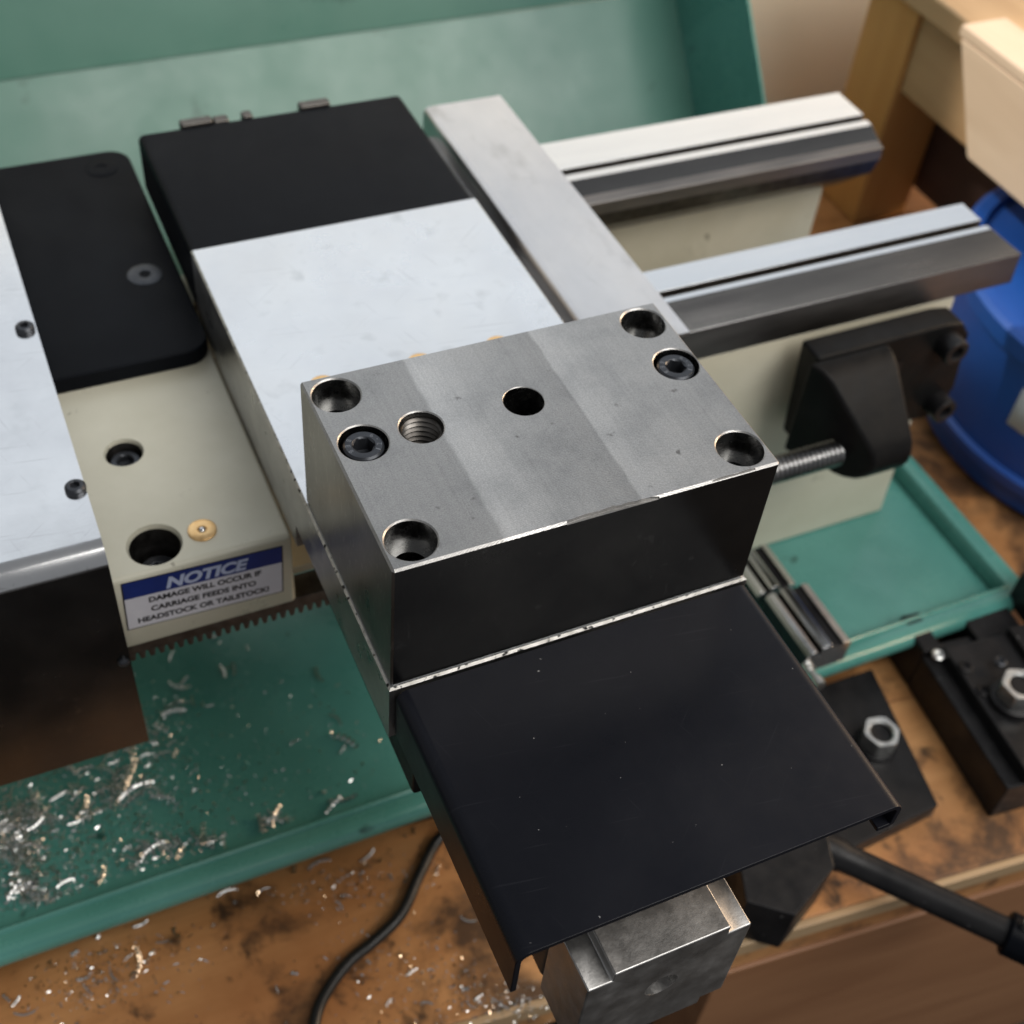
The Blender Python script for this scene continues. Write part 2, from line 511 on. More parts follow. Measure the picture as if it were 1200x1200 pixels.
def add_tube(bm, pts, r, seg=10, up=Vector((0, 0, 1)), flat=1.0):
    prev = None
    n = len(pts)
    for i in range(n):
        t = (pts[min(i + 1, n - 1)] - pts[max(i - 1, 0)]).normalized()
        s = t.cross(up)
        if s.length < 1e-4:
            s = t.cross(Vector((1, 0, 0)))
        s.normalize()
        u = s.cross(t)
        cur = [bm.verts.new(pts[i] + (s * math.cos(a) * flat + u * math.sin(a)) * r)
               for a in [2 * math.pi * k / seg for k in range(seg)]]
        if prev:
            for k in range(seg):
                j = (k + 1) % seg
                bm.faces.new((prev[k], prev[j], cur[j], cur[k]))
        else:
            bm.faces.new(cur[::-1])
        prev = cur
    bm.faces.new(prev)
    return bm


def smooth_path(ctrl, n=12):
    P = [Vector(p) for p in ctrl]
    P = [P[0] * 2 - P[1]] + P + [P[-1] * 2 - P[-2]]
    out = []
    for i in range(1, len(P) - 2):
        for k in range(n):
            t = k / n
            a, b, c, d = P[i - 1:i + 3]
            out.append(0.5 * ((2 * b) + (c - a) * t + (2 * a - 5 * b + 4 * c - d) * t * t + (3 * b - 3 * c + d - a) * t ** 3))
    out.append(P[-2])
    return out


def cut(o, cutters):
    """subtract bmesh cutters (mm, world) from object o for good, then drop the cutters"""
    dg_objs = []
    for bm in cutters:
        bmesh.ops.recalc_face_normals(bm, faces=bm.faces)
        for v in bm.verts:
            v.co *= S
        me = bpy.data.meshes.new('cutter')
        bm.to_mesh(me)
        bm.free()
        c = bpy.data.objects.new('cutter', me)
        col.objects.link(c)
        md = o.modifiers.new('bool', 'BOOLEAN')
        md.object = c
        md.operation = 'DIFFERENCE'
        md.solver = 'EXACT'
        dg_objs.append(c)
    bpy.context.view_layer.update()
    dg = bpy.context.evaluated_depsgraph_get()
    me = bpy.data.meshes.new_from_object(o.evaluated_get(dg))
    o.modifiers.clear()
    old = o.data
    o.data = me
    bpy.data.meshes.remove(old)
    for c in dg_objs:
        m = c.data
        bpy.data.objects.remove(c)
        bpy.data.meshes.remove(m)
    for p in me.polygons:
        p.use_smooth = True
    me.set_sharp_from_angle(angle=math.radians(32))


def text_mesh(name, body, mat, parent, width, height, at, rot=None, shear=0.0, bold=0.0, depth=0.08):
    cu = bpy.data.curves.new(name, 'FONT')
    cu.body = body
    cu.size = 10
    cu.offset = bold
    cu.shear = shear
    t = bpy.data.objects.new(name, cu)
    col.objects.link(t)
    bpy.context.view_layer.update()
    dg = bpy.context.evaluated_depsgraph_get()
    me = bpy.data.meshes.new_from_object(t.evaluated_get(dg))
    bpy.data.objects.remove(t)
    bpy.data.curves.remove(cu)
    xs = [v.co.x for v in me.vertices]
    ys = [v.co.y for v in me.vertices]
    cx, cy = (min(xs) + max(xs)) / 2, (min(ys) + max(ys)) / 2
    kx, ky = width / (max(xs) - min(xs)), height / (max(ys) - min(ys))
    mt = rot or Matrix.Identity(4)
    for v in me.vertices:
        v.co = (mt @ Vector(((v.co.x - cx) * kx, (v.co.y - cy) * ky, depth))) * S
    me.materials.append(MAT[mat])
    o = bpy.data.objects.new(name, me)
    col.objects.link(o)
    o.parent = parent
    o.location = Vector(at) * S - world_loc(parent)
    return o


def cap_screw(parent, c, r, h, hexs, axis='z', mat='screw', name='cap_screw', twist=0.2, depth=2.6, rot=None):
    """socket head: chamfered rim, hexagonal socket with a floor; c = base of head"""
    return lathe(name, [(r * 0.99, 0), (r, 0.3), (r, h - 0.5), (r - 0.5, h), (hexs * 1.22, h), (hexs * 1.17, h - 0.12),
                        (hexr(hexs), h - 0.35), (hexr(hexs), h - depth), (hexs * 0.3, h - depth - 0.6)], c, mat, parent, axis, 48,
                 twist=twist, rot=rot)


def hex_nut(name, parent, c, af, h, hole, axis='z', mat='zinc', twist=0.3, rot=None):
    r = af / 2
    mn = lambda k: (lambda a: min(hexr(r)(a), r * k))
    return lathe(name, [(hole, 0), (mn(1.10), 0), (mn(1.2), 0.6), (mn(1.2), h - 0.6), (mn(1.09), h), (hole + 0.7, h), (hole, h - 0.7), (hole, 0)],
                 c, mat, parent, axis, 72, caps=(False, False), twist=twist, rot=rot)


# ------------------------------------------------------------------ the setting
TRAY, BENCH = -173.0, -190.0
w = box('wall', -700, 1500, 480, 500, -900, 180, 'wall', smooth=0)
w['kind'] = 'structure'
fl = box('floor', -1500, 1800, -1500, 480, -930, -900, 'floor', smooth=0)
fl['kind'] = 'structure'

# workbench: its front edge runs a little askew to the machine
bench = thing('workbench', 'oil-stained brown wooden workbench under the lathe', 'workbench', (200, 200, -900))
be = lambda x: -23.6 - 0.1006 * (x - 70.8)
box_edge = lambda x, d: (x, be(x) + d)
prism('top_board', [box_edge(-500, 3.2), box_edge(900, 3.2), box_edge(900, 82), box_edge(-500, 82)], 'z', BENCH - 28, BENCH, 'bench_wood', bench, bevel=0.6)
prism('top_board', [box_edge(-500, 82.5), box_edge(900, 82.5), (900, 475), (-500, 475)], 'z', BENCH - 28, BENCH - 0.1, 'bench_wood', bench, bevel=0.6)
prism('edge_strip', [box_edge(-500, 0), box_edge(900, 0), box_edge(900, 3.1), box_edge(-500, 3.1)], 'z', BENCH - 9, BENCH + 0.3, 'edge_wood', bench, bevel=0.8)
prism('front_panel', [box_edge(125, 1.5), box_edge(880, 1.5), box_edge(880, 24), box_edge(125, 24)], 'z', -430, BENCH - 28.2, 'panel_wood', bench, bevel=1)
prism('leg', [box_edge(-440, 10), box_edge(-380, 10), box_edge(-380, 70), box_edge(-440, 70)], 'z', -900, BENCH - 28.2, 'panel_wood', bench)
prism('leg', [box_edge(800, 30), box_edge(860, 30), box_edge(860, 90), box_edge(800, 90)], 'z', -900, BENCH - 28.2, 'panel_wood', bench)
box('leg', -440, -380, 410, 470, -900, BENCH - 28.2, 'panel_wood', bench)
box('leg', 800, 860, 410, 470, -900, BENCH - 28.2, 'panel_wood', bench)

# ------------------------------------------------------------------ chip tray and splash guard
tray = thing('chip_tray', 'green enamelled metal chip tray with rolled rim under the lathe', 'chip tray', (0, 200, BENCH))
TX0, TX1, TY0, TY1 = -330.0, 312.5, 63.0, 352.0       # inner edge of the rim
pan = bmesh.new()
add_box(pan, TX0 + 1, TX1 - 1, TY0 + 1, TY1 - 1, TRAY - 2, TRAY)
finish('floor_pan', pan, 'green', tray)
box('base_skirt', TX0 + 16, TX1 - 16, TY0 + 16, TY1 - 10, BENCH + 0.1, TRAY - 2.1, 'green', tray)
prof = [(-0.5, TRAY - 1), (0, TRAY + 4), (0.3, TRAY + 8.2), (1.0, TRAY + 8.9), (1.8, TRAY + 8.6), (2.4, TRAY + 7.6)]     # inside lip
for k in range(9):                                                                           # rolled outer edge
    a = math.radians(100 - k * 22)
    prof.append((6.6 + 4.6 * math.cos(a), TRAY + 4.3 + 4.6 * math.sin(a)))
prof += [(6.5, TRAY - 1.6), (4.0, TRAY - 2.4), (-0.5, TRAY - 2.4)]
rim = bmesh.new()
loops = []
for sx, sy, in ((-1, -1), (1, -1), (1, 1), (-1, 1)):
    bx, by = (TX0 if sx < 0 else TX1), (TY0 if sy < 0 else TY1)
    loops.append([rim.verts.new((bx + sx * d, by + sy * d, z)) for d, z in prof])
for i in range(4):
    a, b = loops[i], loops[(i + 1) % 4]
    for k in range(len(prof)):
        j = (k + 1) % len(prof)
        rim.faces.new((a[k], b[k], b[j], a[j]))
finish('rim', rim, 'green', tray, smooth=50)

splash = thing('splash_guard', 'pale green sheet metal splash guard leaning behind the lathe', 'splash guard', (0, 366, BENCH))
SX1 = 329.0
lean = Vector((0.625, 0.780)).normalized()                 # (y, z) direction of the lower panel
n2 = Vector((-lean.y, lean.x))
p0 = Vector((346.0, -173.5))
pb = Vector((366.0, BENCH + 0.1))
foldp = p0 + lean * ((-67.0 - p0.y) / lean.y)


def sheet(name, a, b, x0, x1, mat, parent, t=1.2):
    d = (b - a).normalized()
    nn = Vector((-d.y, d.x)) * (-t)
    return prism(name, [tuple(a), tuple(b), tuple(b + nn), tuple(a + nn)], 'x', x0, x1, mat, parent, smooth=0)


sheet('lower_panel', p0 + lean * 12, foldp, -420, SX1, 'green_splash', splash)
sheet('foot_strip', pb + Vector((4, 0)), p0 + lean * 12, -420, SX1, 'green_splash', splash)
sheet('upper_panel', foldp + Vector((0, 0.4)), foldp + Vector((34, 76)), -420, SX1, 'green_splash', splash)
fo = 72.0
a0 = p0 + lean * 44
fl_pts = [tuple(p0 + lean * 22), tuple(foldp), tuple(foldp + Vector((34, 76))), tuple(foldp + Vector((-22, 100))), tuple(foldp + n2 * fo * 0.99 + lean * 14), tuple(a0 + n2 * fo), tuple(p0 + lean * 36 + n2 * 30)]
prism('side_flange', fl_pts, 'x', SX1 + 0.02, SX1 + 1.4, 'green', splash, smooth=0)

# ------------------------------------------------------------------ lathe bed
bed = thing('lathe_bed', 'cream painted lathe bed with two ground steel ways in green tray', 'lathe bed', (150, 180, TRAY))
# front way: flat, groove, narrow ridge, falling prism face, edge
fw = [(162, -30), (149.3, -30), (149.0, -34.0), (147.3, -34.0), (146.4, -30.6), (143.6, -30.6), (131.5, -36.4), (131.0, -50.5), (135, -52), (140, -58), (155, -58), (162, -44)]
fe = [0, 0, 0, 0, 0.5, 0.8, 9.2, 9.6, -3, -17, -17, 0]
way_a = prism('way', fw, 'x', 4, 310, ['way_steel', 'rack', 'way_side', 'way_prism'], bed, ends=fe, bevel=0.35, smooth=10)
bw = [(253.5, -30), (233.3, -30), (233.0, -34.0), (231.4, -34.0), (230.8, -31), (226.4, -31), (219.5, -34.6), (215.4, -36.0), (215.0, -41.5), (218, -50), (237, -68), (246, -68), (253.5, -44)]
way_b = prism('way', bw, 'x', 4, 310, ['way_steel', 'rack', 'way_side', 'way_prism'], bed, bevel=0.35, smooth=10)
for wy in (way_a, way_b):                       # darker steel in the groove
    for k in (3, 4, 5):
        wy.data.polygons[k].material_index = 1
    wy.data.polygons[7].material_index = 3
    for k in range(8, len(wy.data.polygons)):
        wy.data.polygons[k].material_index = 2
for k in range(10, 14):
    way_b.data.polygons[k].material_index = 1
# castings under the ways
prism('front_wall', [(125.2, TRAY + 0.1), (132.0, -51.2), (135.5, -52.6), (140, -58.4), (152, -58.4), (152, TRAY + 0.1)], 'x', 62, 293, 'cream', bed, bevel=1.5)
prism('rear_wall', [(238, TRAY + 0.1), (238, -68.4), (246, -68.4), (246, TRAY + 0.1)], 'x', 62, 304, 'cream', bed, bevel=1.5)
box('web', 62, 80, 152.2, 237.8, -160, -62, 'cream', bed, bevel=2)
box('web', 268, 284, 152.2, 237.8, TRAY + 0.1, -120, 'cream', bed, bevel=2)
box('foot_floor', 81, 267, 152.2, 237.8, TRAY + 0.1, TRAY + 8, 'cream', bed)
head = box('headstock_seat', -330, -0.6, 81, 296, -61.5, -30, 'cream', bed, bevel=1.6, seg=3)
HX = -330
cut(head, [add_lathe(bmesh.new(), [(5.5, -46), (5.5, -31.2), (6.6, -29)], (-38.6, 131.2, 0), seg=40),
           add_lathe(bmesh.new(), [(7.4, -56), (7.4, -31.4), (8.6, -29)], (-38.8, 91.0, 0), seg=44)])
head.data.materials.append(MAT['rack'])
for p in head.data.polygons:
    q = p.center + Vector(head.location) + Vector(bed.location)
    if p.normal.z < 0.9 and -0.0605 < q.z < -0.0312 and min(math.hypot(q.x + 0.0386, q.y - 0.1312), math.hypot(q.x + 0.0388, q.y - 0.091)) < 0.0076:
        p.material_index = len(head.data.materials) - 1
box('lower_casting', -330, -90, 125, 290, TRAY + 0.1, -61.6, 'cream', bed)
cap_screw(bed, (-38.6, 131.2, -45.9), 4.7, 12.4, 2.3, twist=0.5, name='bolt')
cap_screw(bed, (-38.8, 91.0, -55.9), 6.0, 14.5, 2.8, twist=0.1, name='bolt')
oil = lathe('oiler', [(4.2, -30.1), (4.2, -29.5), (3.9, -29.3), (1.5, -29.3), (1.3, -29.7), (0.2, -29.7)], (-24.6, 91.5, 0), 'brass', bed, seg=36)
lathe('ball', [(0.1, -28.75), (0.7, -28.9), (1.15, -29.4), (1.2, -29.69)], (-24.6, 91.5, 0), 'ball', oil, seg=20)
# gear rack under the headstock seat
rack = box('gear_rack', -56, 62, 82.5, 92, -66.5, -61.7, 'rack', bed, bevel=0.3)
rack2 = None
tooth_me = None
for i in range(40):
    x = -55 + i * 2.95
    if tooth_me is None:
        tt = prism('tooth', [(x - 1.15, -66.52), (x + 1.15, -66.52), (x + 0.62, -69.6), (x - 0.62, -69.6)], 'y', 82.6, 92, 'rack', rack)
        tooth_me = tt
        base_loc = tt.location.copy()
    else:
        tt = tooth_me.copy()
        col.objects.link(tt)
        tt.location = base_loc + Vector((i * 2.95 * S, 0, 0))
box('rack_back', -0.4, 62, 92.1, 250, -61.5, -58.2, 'cream', bed)

# notice sticker on the front of the headstock seat
st = thing('notice_sticker', 'blue and white NOTICE sticker on the cream casting', 'sticker', (-27.8, 81, -43))
tilt = Matrix.Rotation(math.radians(2.4), 4, 'Y')
face = tilt @ Matrix.Rotation(math.pi / 2, 4, 'X')
SC = Vector((-27.8, 80.95, -43.0))


def on_sticker(name, u0, u1, v0, v1, t0, t1, mat):
    bm = bmesh.new()
    add_box(bm, u0, u1, v0, v1, t0, t1)
    bmesh.ops.transform(bm, matrix=Matrix.Translation(SC) @ face, verts=bm.verts)
    return finish(name, bm, mat, st, smooth=0)


on_sticker('border', -23.7, 23.7, -10.5, 10.5, 0.0, 0.12, 'sticker_print')
on_sticker('white_field', -23.3, 23.3, -10.1, 3.3, 0.13, 0.20, 'sticker_white')
on_sticker('blue_band', -23.3, 23.3, 3.35, 10.2, 0.13, 0.20, 'sticker_blue')
for name, body, wd, ht, u, v, mt, sh, bo in (('heading', 'NOTICE', 24.5, 4.9, 1.0, 6.5, 'sticker_head', 0.22, 0.45),
                                             ('line_of_text', 'DAMAGE WILL OCCUR IF', 33.5, 2.35, 0.2, 1.0, 'sticker_print', 0, 0.42),
                                             ('line_of_text', 'CARRIAGE FEEDS INTO', 31.5, 2.35, -0.5, -3.1, 'sticker_print', 0, 0.42),
                                             ('line_of_text', 'HEADSTOCK OR TAILSTOCK!', 39.5, 2.35, -0.6, -7.2, 'sticker_print', 0, 0.42)):
    text_mesh(name, body, mt, st, wd, ht, SC + face @ Vector((u, v, 0)), face, sh, bo, depth=0.26)

# lead-screw bracket on the front of the bed, with the screw
brk = thing('leadscrew_bracket', 'black cast leadscrew bracket bolted to the bed front', 'bracket', (255, 110, -110))
prism('mounting_plate', [(212, -47), (272, -46.5), (281, -48), (286.5, -55), (291, -84), (288, -95), (282, -99), (216, -95)], 'y', 113, 125.0, 'cast_black', brk, bevel=1.6, seg=3)
arm = [(112.9, -47.5), (108, -48.5), (103.5, -51.5)]
for k in range(9):
    a = math.radians(132 + k * 20)
    arm.append((93.5 + 12.3 * math.cos(a), -79.5 + 12.3 * math.sin(a)))
arm += [(112.9, -93)]
prism('bearing_arm', arm, 'x', 244, 208, 'cast_black', brk, ends=[(112.9 - q[0]) * 0.55 for q in arm], bevel=1.6, seg=3)
fil = [(244.1, 112.9), (244.1, 97.5)] + [(256.1 - 12 * math.cos(math.radians(t)), 101 + 11.9 * math.sin(math.radians(t))) for t in range(0, 91, 15)]
prism('web', fil, 'z', -92, -60, 'cast_black', brk, smooth=50)
for bx, bz in ((275.0, -56.0), (282.5, -89.5)):
    cap_screw(brk, (bx, 113.1, bz), 5.6, 7.5, 2.7, axis='-y', name='bolt', mat='black_oxide')
bm = bmesh.new()
rings = []
nturn, pitch = 60, 2.1
for i in range(nturn):
    rings += [(5.3, i * pitch), (5.3, i * pitch + 0.75), (4.4, i * pitch + 1.1), (4.4, i * pitch + 1.8)]
ls = lathe('leadscrew', rings, (92.0, 93.5, -79.5), 'dark_steel', None, 'x', 24)
tag(ls, 'threaded steel leadscrew running into the black bracket', 'leadscrew')

# ------------------------------------------------------------------ headstock sheet cover and black plate
hc = thing('headstock_cover', 'bright folded sheet metal headstock cover with black button screws', 'cover', (-190, 180, -30))
pr = [(292, -13.4), (292, -12), (82.5, -12)]
for k in range(1, 7):
    a = math.radians(90 + k * 15)
    pr.append((82.5 + 6 * math.cos(a), -18 + 6 * math.sin(a)))
pr += [(76.5, -104.5), (77.9, -104.5), (77.9, -18)]
for k in range(6, 0, -1):
    a = math.radians(90 + k * 15)
    pr.append((82.5 + 4.6 * math.cos(a), -18 + 4.6 * math.sin(a)))
pr += [(82.5, -13.4)]
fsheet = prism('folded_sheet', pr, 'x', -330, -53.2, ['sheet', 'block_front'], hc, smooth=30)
for p in fsheet.data.polygons:                    # the front flange takes the darker front steel
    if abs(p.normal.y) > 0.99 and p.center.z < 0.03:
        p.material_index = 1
box('inner_frame', -328, -58, 96, 288, -29.9, -13.5, 'cast_black', hc)
for x, y in ((-56.6, 176.4), (-55.9, 102.2)):
    lathe('button_screw', [(2.9, -12.0), (3.0, -11.5), (2.9, -10.6), (2.3, -10.0), (1.45, -9.9), (hexr(1.2), -10.05), (hexr(1.2), -11.2), (0.2, -11.3)],
          (x, y, 0), 'screw', hc, seg=36)
lathe('button_screw', [(1.6, 0), (1.7, 0.8), (1.0, 1.4), (0.1, 1.5)], (-55.2, 76.5, -60.5), 'screw', hc, axis='-y', seg=24)

bp = thing('black_plate', 'black coated flat plate with countersunk screws on the cream headstock seat', 'plate', (-60, 228, -30))
pts = [(-140, 163.5), (-10.5, 163.5)]
for k in range(1, 7):
    a = math.radians(-90 + k * 15)
    pts.append((-9.5 + 8 * math.cos(a), 171.5 + 8 * math.sin(a)))
for k in range(0, 7):
    a = math.radians(k * 15)
    pts.append((-9.5 + 8 * math.cos(a), 281 + 8 * math.sin(a)))
pts += [(-140, 289)]
plate = prism('plate', pts, 'z', -29.9, -23.6, 'black_plate', bp, bevel=0.8, seg=3)
for x, y in ((-13.0, 208.2), (-13.0, 277.6)):
    lathe('countersunk_screw', [(6.0, -23.75), (6.0, -23.45), (5.5, -23.30), (2.2, -23.30), (hexr(1.9), -23.32), (hexr(1.9), -24.9), (0.2, -25)],
          (x, y, 0), 'screw' if y < 250 else 'black_plate', bp, seg=36)

# ------------------------------------------------------------------ saddle, cross slide, covers
sad = thing('saddle', 'dark steel saddle riding on the bed ways under the cross slide', 'saddle', (70, 180, -30))
box('saddle_body', 101.5, 142, 108, 258, -29.8, -20.5, 'dark_steel', sad, bevel=0.8)
box('saddle_front', 3.5, 96, -8, 75.5, -40, -20.6, 'cast_black', sad, bevel=1)
prism('wing_cover', [(113.2, -29.4), (112.6, -29.4), (112.6, -15.2), (113.2, -13.2), (114.3, -12.3), (115.8, -12), (146, -12), (146, -13.4), (116.2, -13.4), (114.4, -14.4), (113.8, -16), (113.8, -29.4)],
      'y', 107, 265.5, 'wing', sad, smooth=45)
box('wing_block', 116, 141, 110, 256, -20.4, -13.5, 'cast_black', sad)
box('end_bracket', 24, 62, -21, -8.1, -76, -20.5, 'cast_black', sad, bevel=1)

slide = thing('cross_slide', 'bright ground steel cross slide with black covers at both ends', 'cross slide', (50, 90, -20))
body = bmesh.new()
add_box(body, -0.7, 100.5, -0.8, 185.2, -20.4, -0.05)
box('slide_foot', -0.7, 100.5, 75.9, 185.2, -29.7, -20.45, 'slide_side', slide)
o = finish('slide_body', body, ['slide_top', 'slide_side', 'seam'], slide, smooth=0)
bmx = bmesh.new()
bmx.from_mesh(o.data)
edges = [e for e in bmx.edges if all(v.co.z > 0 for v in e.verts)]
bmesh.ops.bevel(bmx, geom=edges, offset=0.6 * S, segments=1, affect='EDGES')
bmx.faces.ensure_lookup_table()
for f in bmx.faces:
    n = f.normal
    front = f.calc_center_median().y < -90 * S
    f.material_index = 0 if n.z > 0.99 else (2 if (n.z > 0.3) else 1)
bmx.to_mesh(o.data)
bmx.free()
for x in (19.1, 50.0, 75.9):
    q = lathe('oiler', [(4.1, -0.04), (4.1, 0.5), (3.8, 0.7), (1.5, 0.7), (1.3, 0.4), (0.2, 0.4)], (x, 108.3, 0), 'brass', slide, seg=32)
    lathe('ball', [(0.1, 1.2), (0.7, 1.05), (1.15, 0.6), (1.2, 0.41)], (x, 108.3, 0), 'ball', q, seg=16)


def channel(x0, x1, ztop, zl, zr, t=1.5, r=3.4, lip=0):
    """folded channel section in (x, z), left and right flanges going down"""
    out, inn = [], []
    for sx, cx, zf in ((-1, x0 + r, zl), (1, x1 - r, zr)):
        arc_o = [(cx + sx * r * math.cos(math.radians(a)), ztop - r + r * math.sin(math.radians(a))) for a in range(0, 91, 15)]
        arc_i = [(cx + sx * (r - t) * math.cos(math.radians(a)), ztop - r + (r - t) * math.sin(math.radians(a))) for a in range(0, 91, 15)]
        xo, xi = cx + sx * r, cx + sx * (r - t)
        so, si = [(xo, zf)] + arc_o, [(xi, zf)] + arc_i
        if lip and sx > 0:
            so = [(xi - lip, zf), (xi - lip, zf - t), (xo - 1.2, zf - t), (xo, zf - t + 1.2)] + arc_o
            si = [(xi, zf)] + arc_i
        if sx < 0:
            out, inn = so, si
        else:
            out = out + so[::-1]
            inn = inn + si[::-1]
    return out + inn[::-1]


fc = finish('front_cover', add_prism(bmesh.new(), channel(0.7, 100.6, -0.9, -18.4, -9.5, lip=3.5), 'y', -73.0, -1.35), 'black_cover', slide, bevel=0.25, seg=1, smooth=30,
            label='black folded sheet cover on the near end of the cross slide')
finish('rear_cover', add_prism(bmesh.new(), channel(-0.9, 100.4, -0.7, -22.5, -20, r=2.6), 'y', 185.4, 258.5), 'black_plate', slide, bevel=0.25, seg=1, smooth=30,
       label='black folded sheet cover on the rear end of the cross slide')

# knobbly clips behind the rear cover, seen over its far edge
for x0, x1, h in ((15, 27, 0.6), (27.2, 33, 0.0), (38, 42, 0.3), (60, 72, 0.6)):
    box('rear_clip', x0, x1, 258.7, 263, -18, h, 'rack', slide, bevel=0.9)

# ------------------------------------------------------------------ the steel block
blk = thing('steel_block', 'machined steel riser block with counterbored holes on the cross slide', 'steel block', (50, 33, 0))
H = 43.0
bb = add_box(bmesh.new(), 0, 100, 0, 65.6, 0.05, H)
bmesh.ops.bevel(bb, geom=bb.edges[:], offset=0.55, segments=1, affect='EDGES')
body = finish('block_body', bb, ['block_side', 'block_top', 'bore', 'block_front'], blk, smooth=0)
cuts = []
for x, y in ((7.1, 7.4), (6.9, 58.0), (93.0, 58.3), (93.1, 7.7)):
    cuts.append(add_lathe(bmesh.new(), [(4.0, -4), (4.0, 34.2), (6.0, 34.2), (6.0, H - 0.35), (6.9, H + 0.55)], (x, y, 0), seg=64))
for x, y in ((7.6, 40.0), (93.4, 40.6)):
    cuts.append(add_lathe(bmesh.new(), [(6.05, 31.0), (6.05, H - 0.3), (6.7, H + 0.35)], (x, y, 0), seg=64))
cuts.append(add_lathe(bmesh.new(), [(5.2, -4), (5.2, H - 0.15), (5.7, H + 0.35)], (49.8, 40.7, 0), seg=64))
cuts.append(add_lathe(bmesh.new(), [(5.5, -4), (5.5, H - 0.3), (6.2, H + 0.4)], (22.5, 40.5, 0), seg=64))
# dings along the near top edge
dr = random.Random(3)
nick = [(42.4, -1), (42.4, 0.6), (47, 0.95), (51, 0.8), (54.5, 1.15), (56.5, 0.75), (58.5, 0.98), (60.5, 0.6), (62.5, 0.75), (64.5, 0.56), (66.5, 0.3), (66.5, -1)]
cuts.append(add_prism(bmesh.new(), nick, 'z', H - 0.9, H + 1))
nick = [(80, -1), (81, 0.45), (84, 0.62), (88, 0.5), (91, 0.66), (93, 0.5), (93, -1)]
cuts.append(add_prism(bmesh.new(), nick, 'z', H - 0.35, H + 1))
cut(body, cuts)
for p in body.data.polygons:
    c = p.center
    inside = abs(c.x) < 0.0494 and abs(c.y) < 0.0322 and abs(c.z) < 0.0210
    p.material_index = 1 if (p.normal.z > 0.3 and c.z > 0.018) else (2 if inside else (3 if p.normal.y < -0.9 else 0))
# internal thread
rings = []
for i in range(26):
    z = 1 + i * 1.6
    rings += [(5.46, z), (5.46, z + 0.25), (4.75, z + 0.75), (4.75, z + 0.95)]
bm = bmesh.new()
prev = None
for r_, z_ in rings:
    if z_ > H - 0.5:
        break
    cur = [bm.verts.new((22.5 + r_ * math.cos(2 * math.pi * k / 40), 40.5 + r_ * math.sin(2 * math.pi * k / 40), z_)) for k in range(40)]
    if prev:
        for k in range(40):
            bm.faces.new((prev[k], prev[(k + 1) % 40], cur[(k + 1) % 40], cur[k]))
    prev = cur
th = finish('internal_thread', bm, 'rack', blk, smooth=30)
th.data.flip_normals()
for (x, y), tw in (((7.6, 40.0), 0.35), ((93.4, 40.6), 0.05)):
    s = cap_screw(blk, (x, y, 33.0), 4.95, 9.3, 2.35, twist=tw, depth=4.0)
    for i, ch in enumerate('12.9'):
        a = math.radians(-42 + i * 27)
        text_mesh('stamped_mark', ch, 'mark', s, 0.35 if ch in '.1' else 0.75, 0.3 if ch == '.' else 1.15,
                  (x + 3.75 * math.cos(a), y + 3.75 * math.sin(a), 42.3), Matrix.Rotation(a + math.pi / 2, 4, 'Z'), depth=0.03)
    for i, ch in enumerate('BEB'):
        a = math.radians(140 + i * 30)
        text_mesh('stamped_mark', ch, 'mark', s, 0.75, 1.15,
                  (x + 3.75 * math.cos(a), y + 3.75 * math.sin(a), 42.3), Matrix.Rotation(a + math.pi / 2, 4, 'Z'), depth=0.03)

# ------------------------------------------------------------------ stepper motor under the near cover
mo = thing('stepper_motor', 'square grey stepper motor hanging under the black front cover', 'motor', (42.5, -50, -74))


def motor_profile(x0, x1, z0, z1, nx, nz):
    return [(x0 + nx, z1), (x1 - nx, z1), (x1 - nx, z1 - nz), (x1, z1 - nz), (x1, z0 + nz), (x1 - nx, z0 + nz), (x1 - nx, z0), (x0 + nx, z0), (x0 + nx, z0 + nz), (x0, z0 + nz), (x0, z1 - nz), (x0 + nx, z1 - nz)]


end = prism('end_cap', motor_profile(21, 65.5, -74.5, -29.5, 6.5, 3.6), 'y', -74.5, -56, 'motor', mo, bevel=0.5, seg=2)
cut(end, [add_lathe(bmesh.new(), [(4.6, -5), (4.6, 30)], (43.2, -60, -49), axis='-y', seg=32)])
lathe('shaft', [(2.5, 0), (2.5, 9.5), (2.2, 10)], (43.2, -60, -49), 'dark_steel', mo, axis='-y', seg=24)
box('lamination_stack', 22.5, 64, -55.9, -30, -73, -31, 'motor_black', mo, bevel=3)
prism('front_flange', motor_profile(21, 65.5, -74.5, -29.5, 6.5, 3.6), 'y', -29.9, -21.1, 'motor', mo, bevel=0.5)

# motor cable
cab = bmesh.new()
pth = smooth_path([(40, -24, -77), (45, 6, -104), (48, 36, -150), (47, 51, -182), (38.9, 50, -187), (28, 40, -187.2), (16, 27.8, -187.2), (3, 21.5, -187.2), (-7, 18, -187.2), (-17, 11.5, -187.2), (-24, 4.0, -187.2), (-30, -9, -187.2), (-33, -24, -187.4)], 10)
add_tube(cab, pth, 2.2, 14)
c = finish('motor_cable', cab, 'rubber')
tag(c, 'black rubber cable curving over the brown bench', 'cable')

# ------------------------------------------------------------------ tools on the bench and in the tray
# grooved steel holder lying over the tray rim
gh = thing('grooved_holder', 'dark grooved steel holder resting on the green tray rim beside the bed', 'tool holder', (208, 78, TRAY))


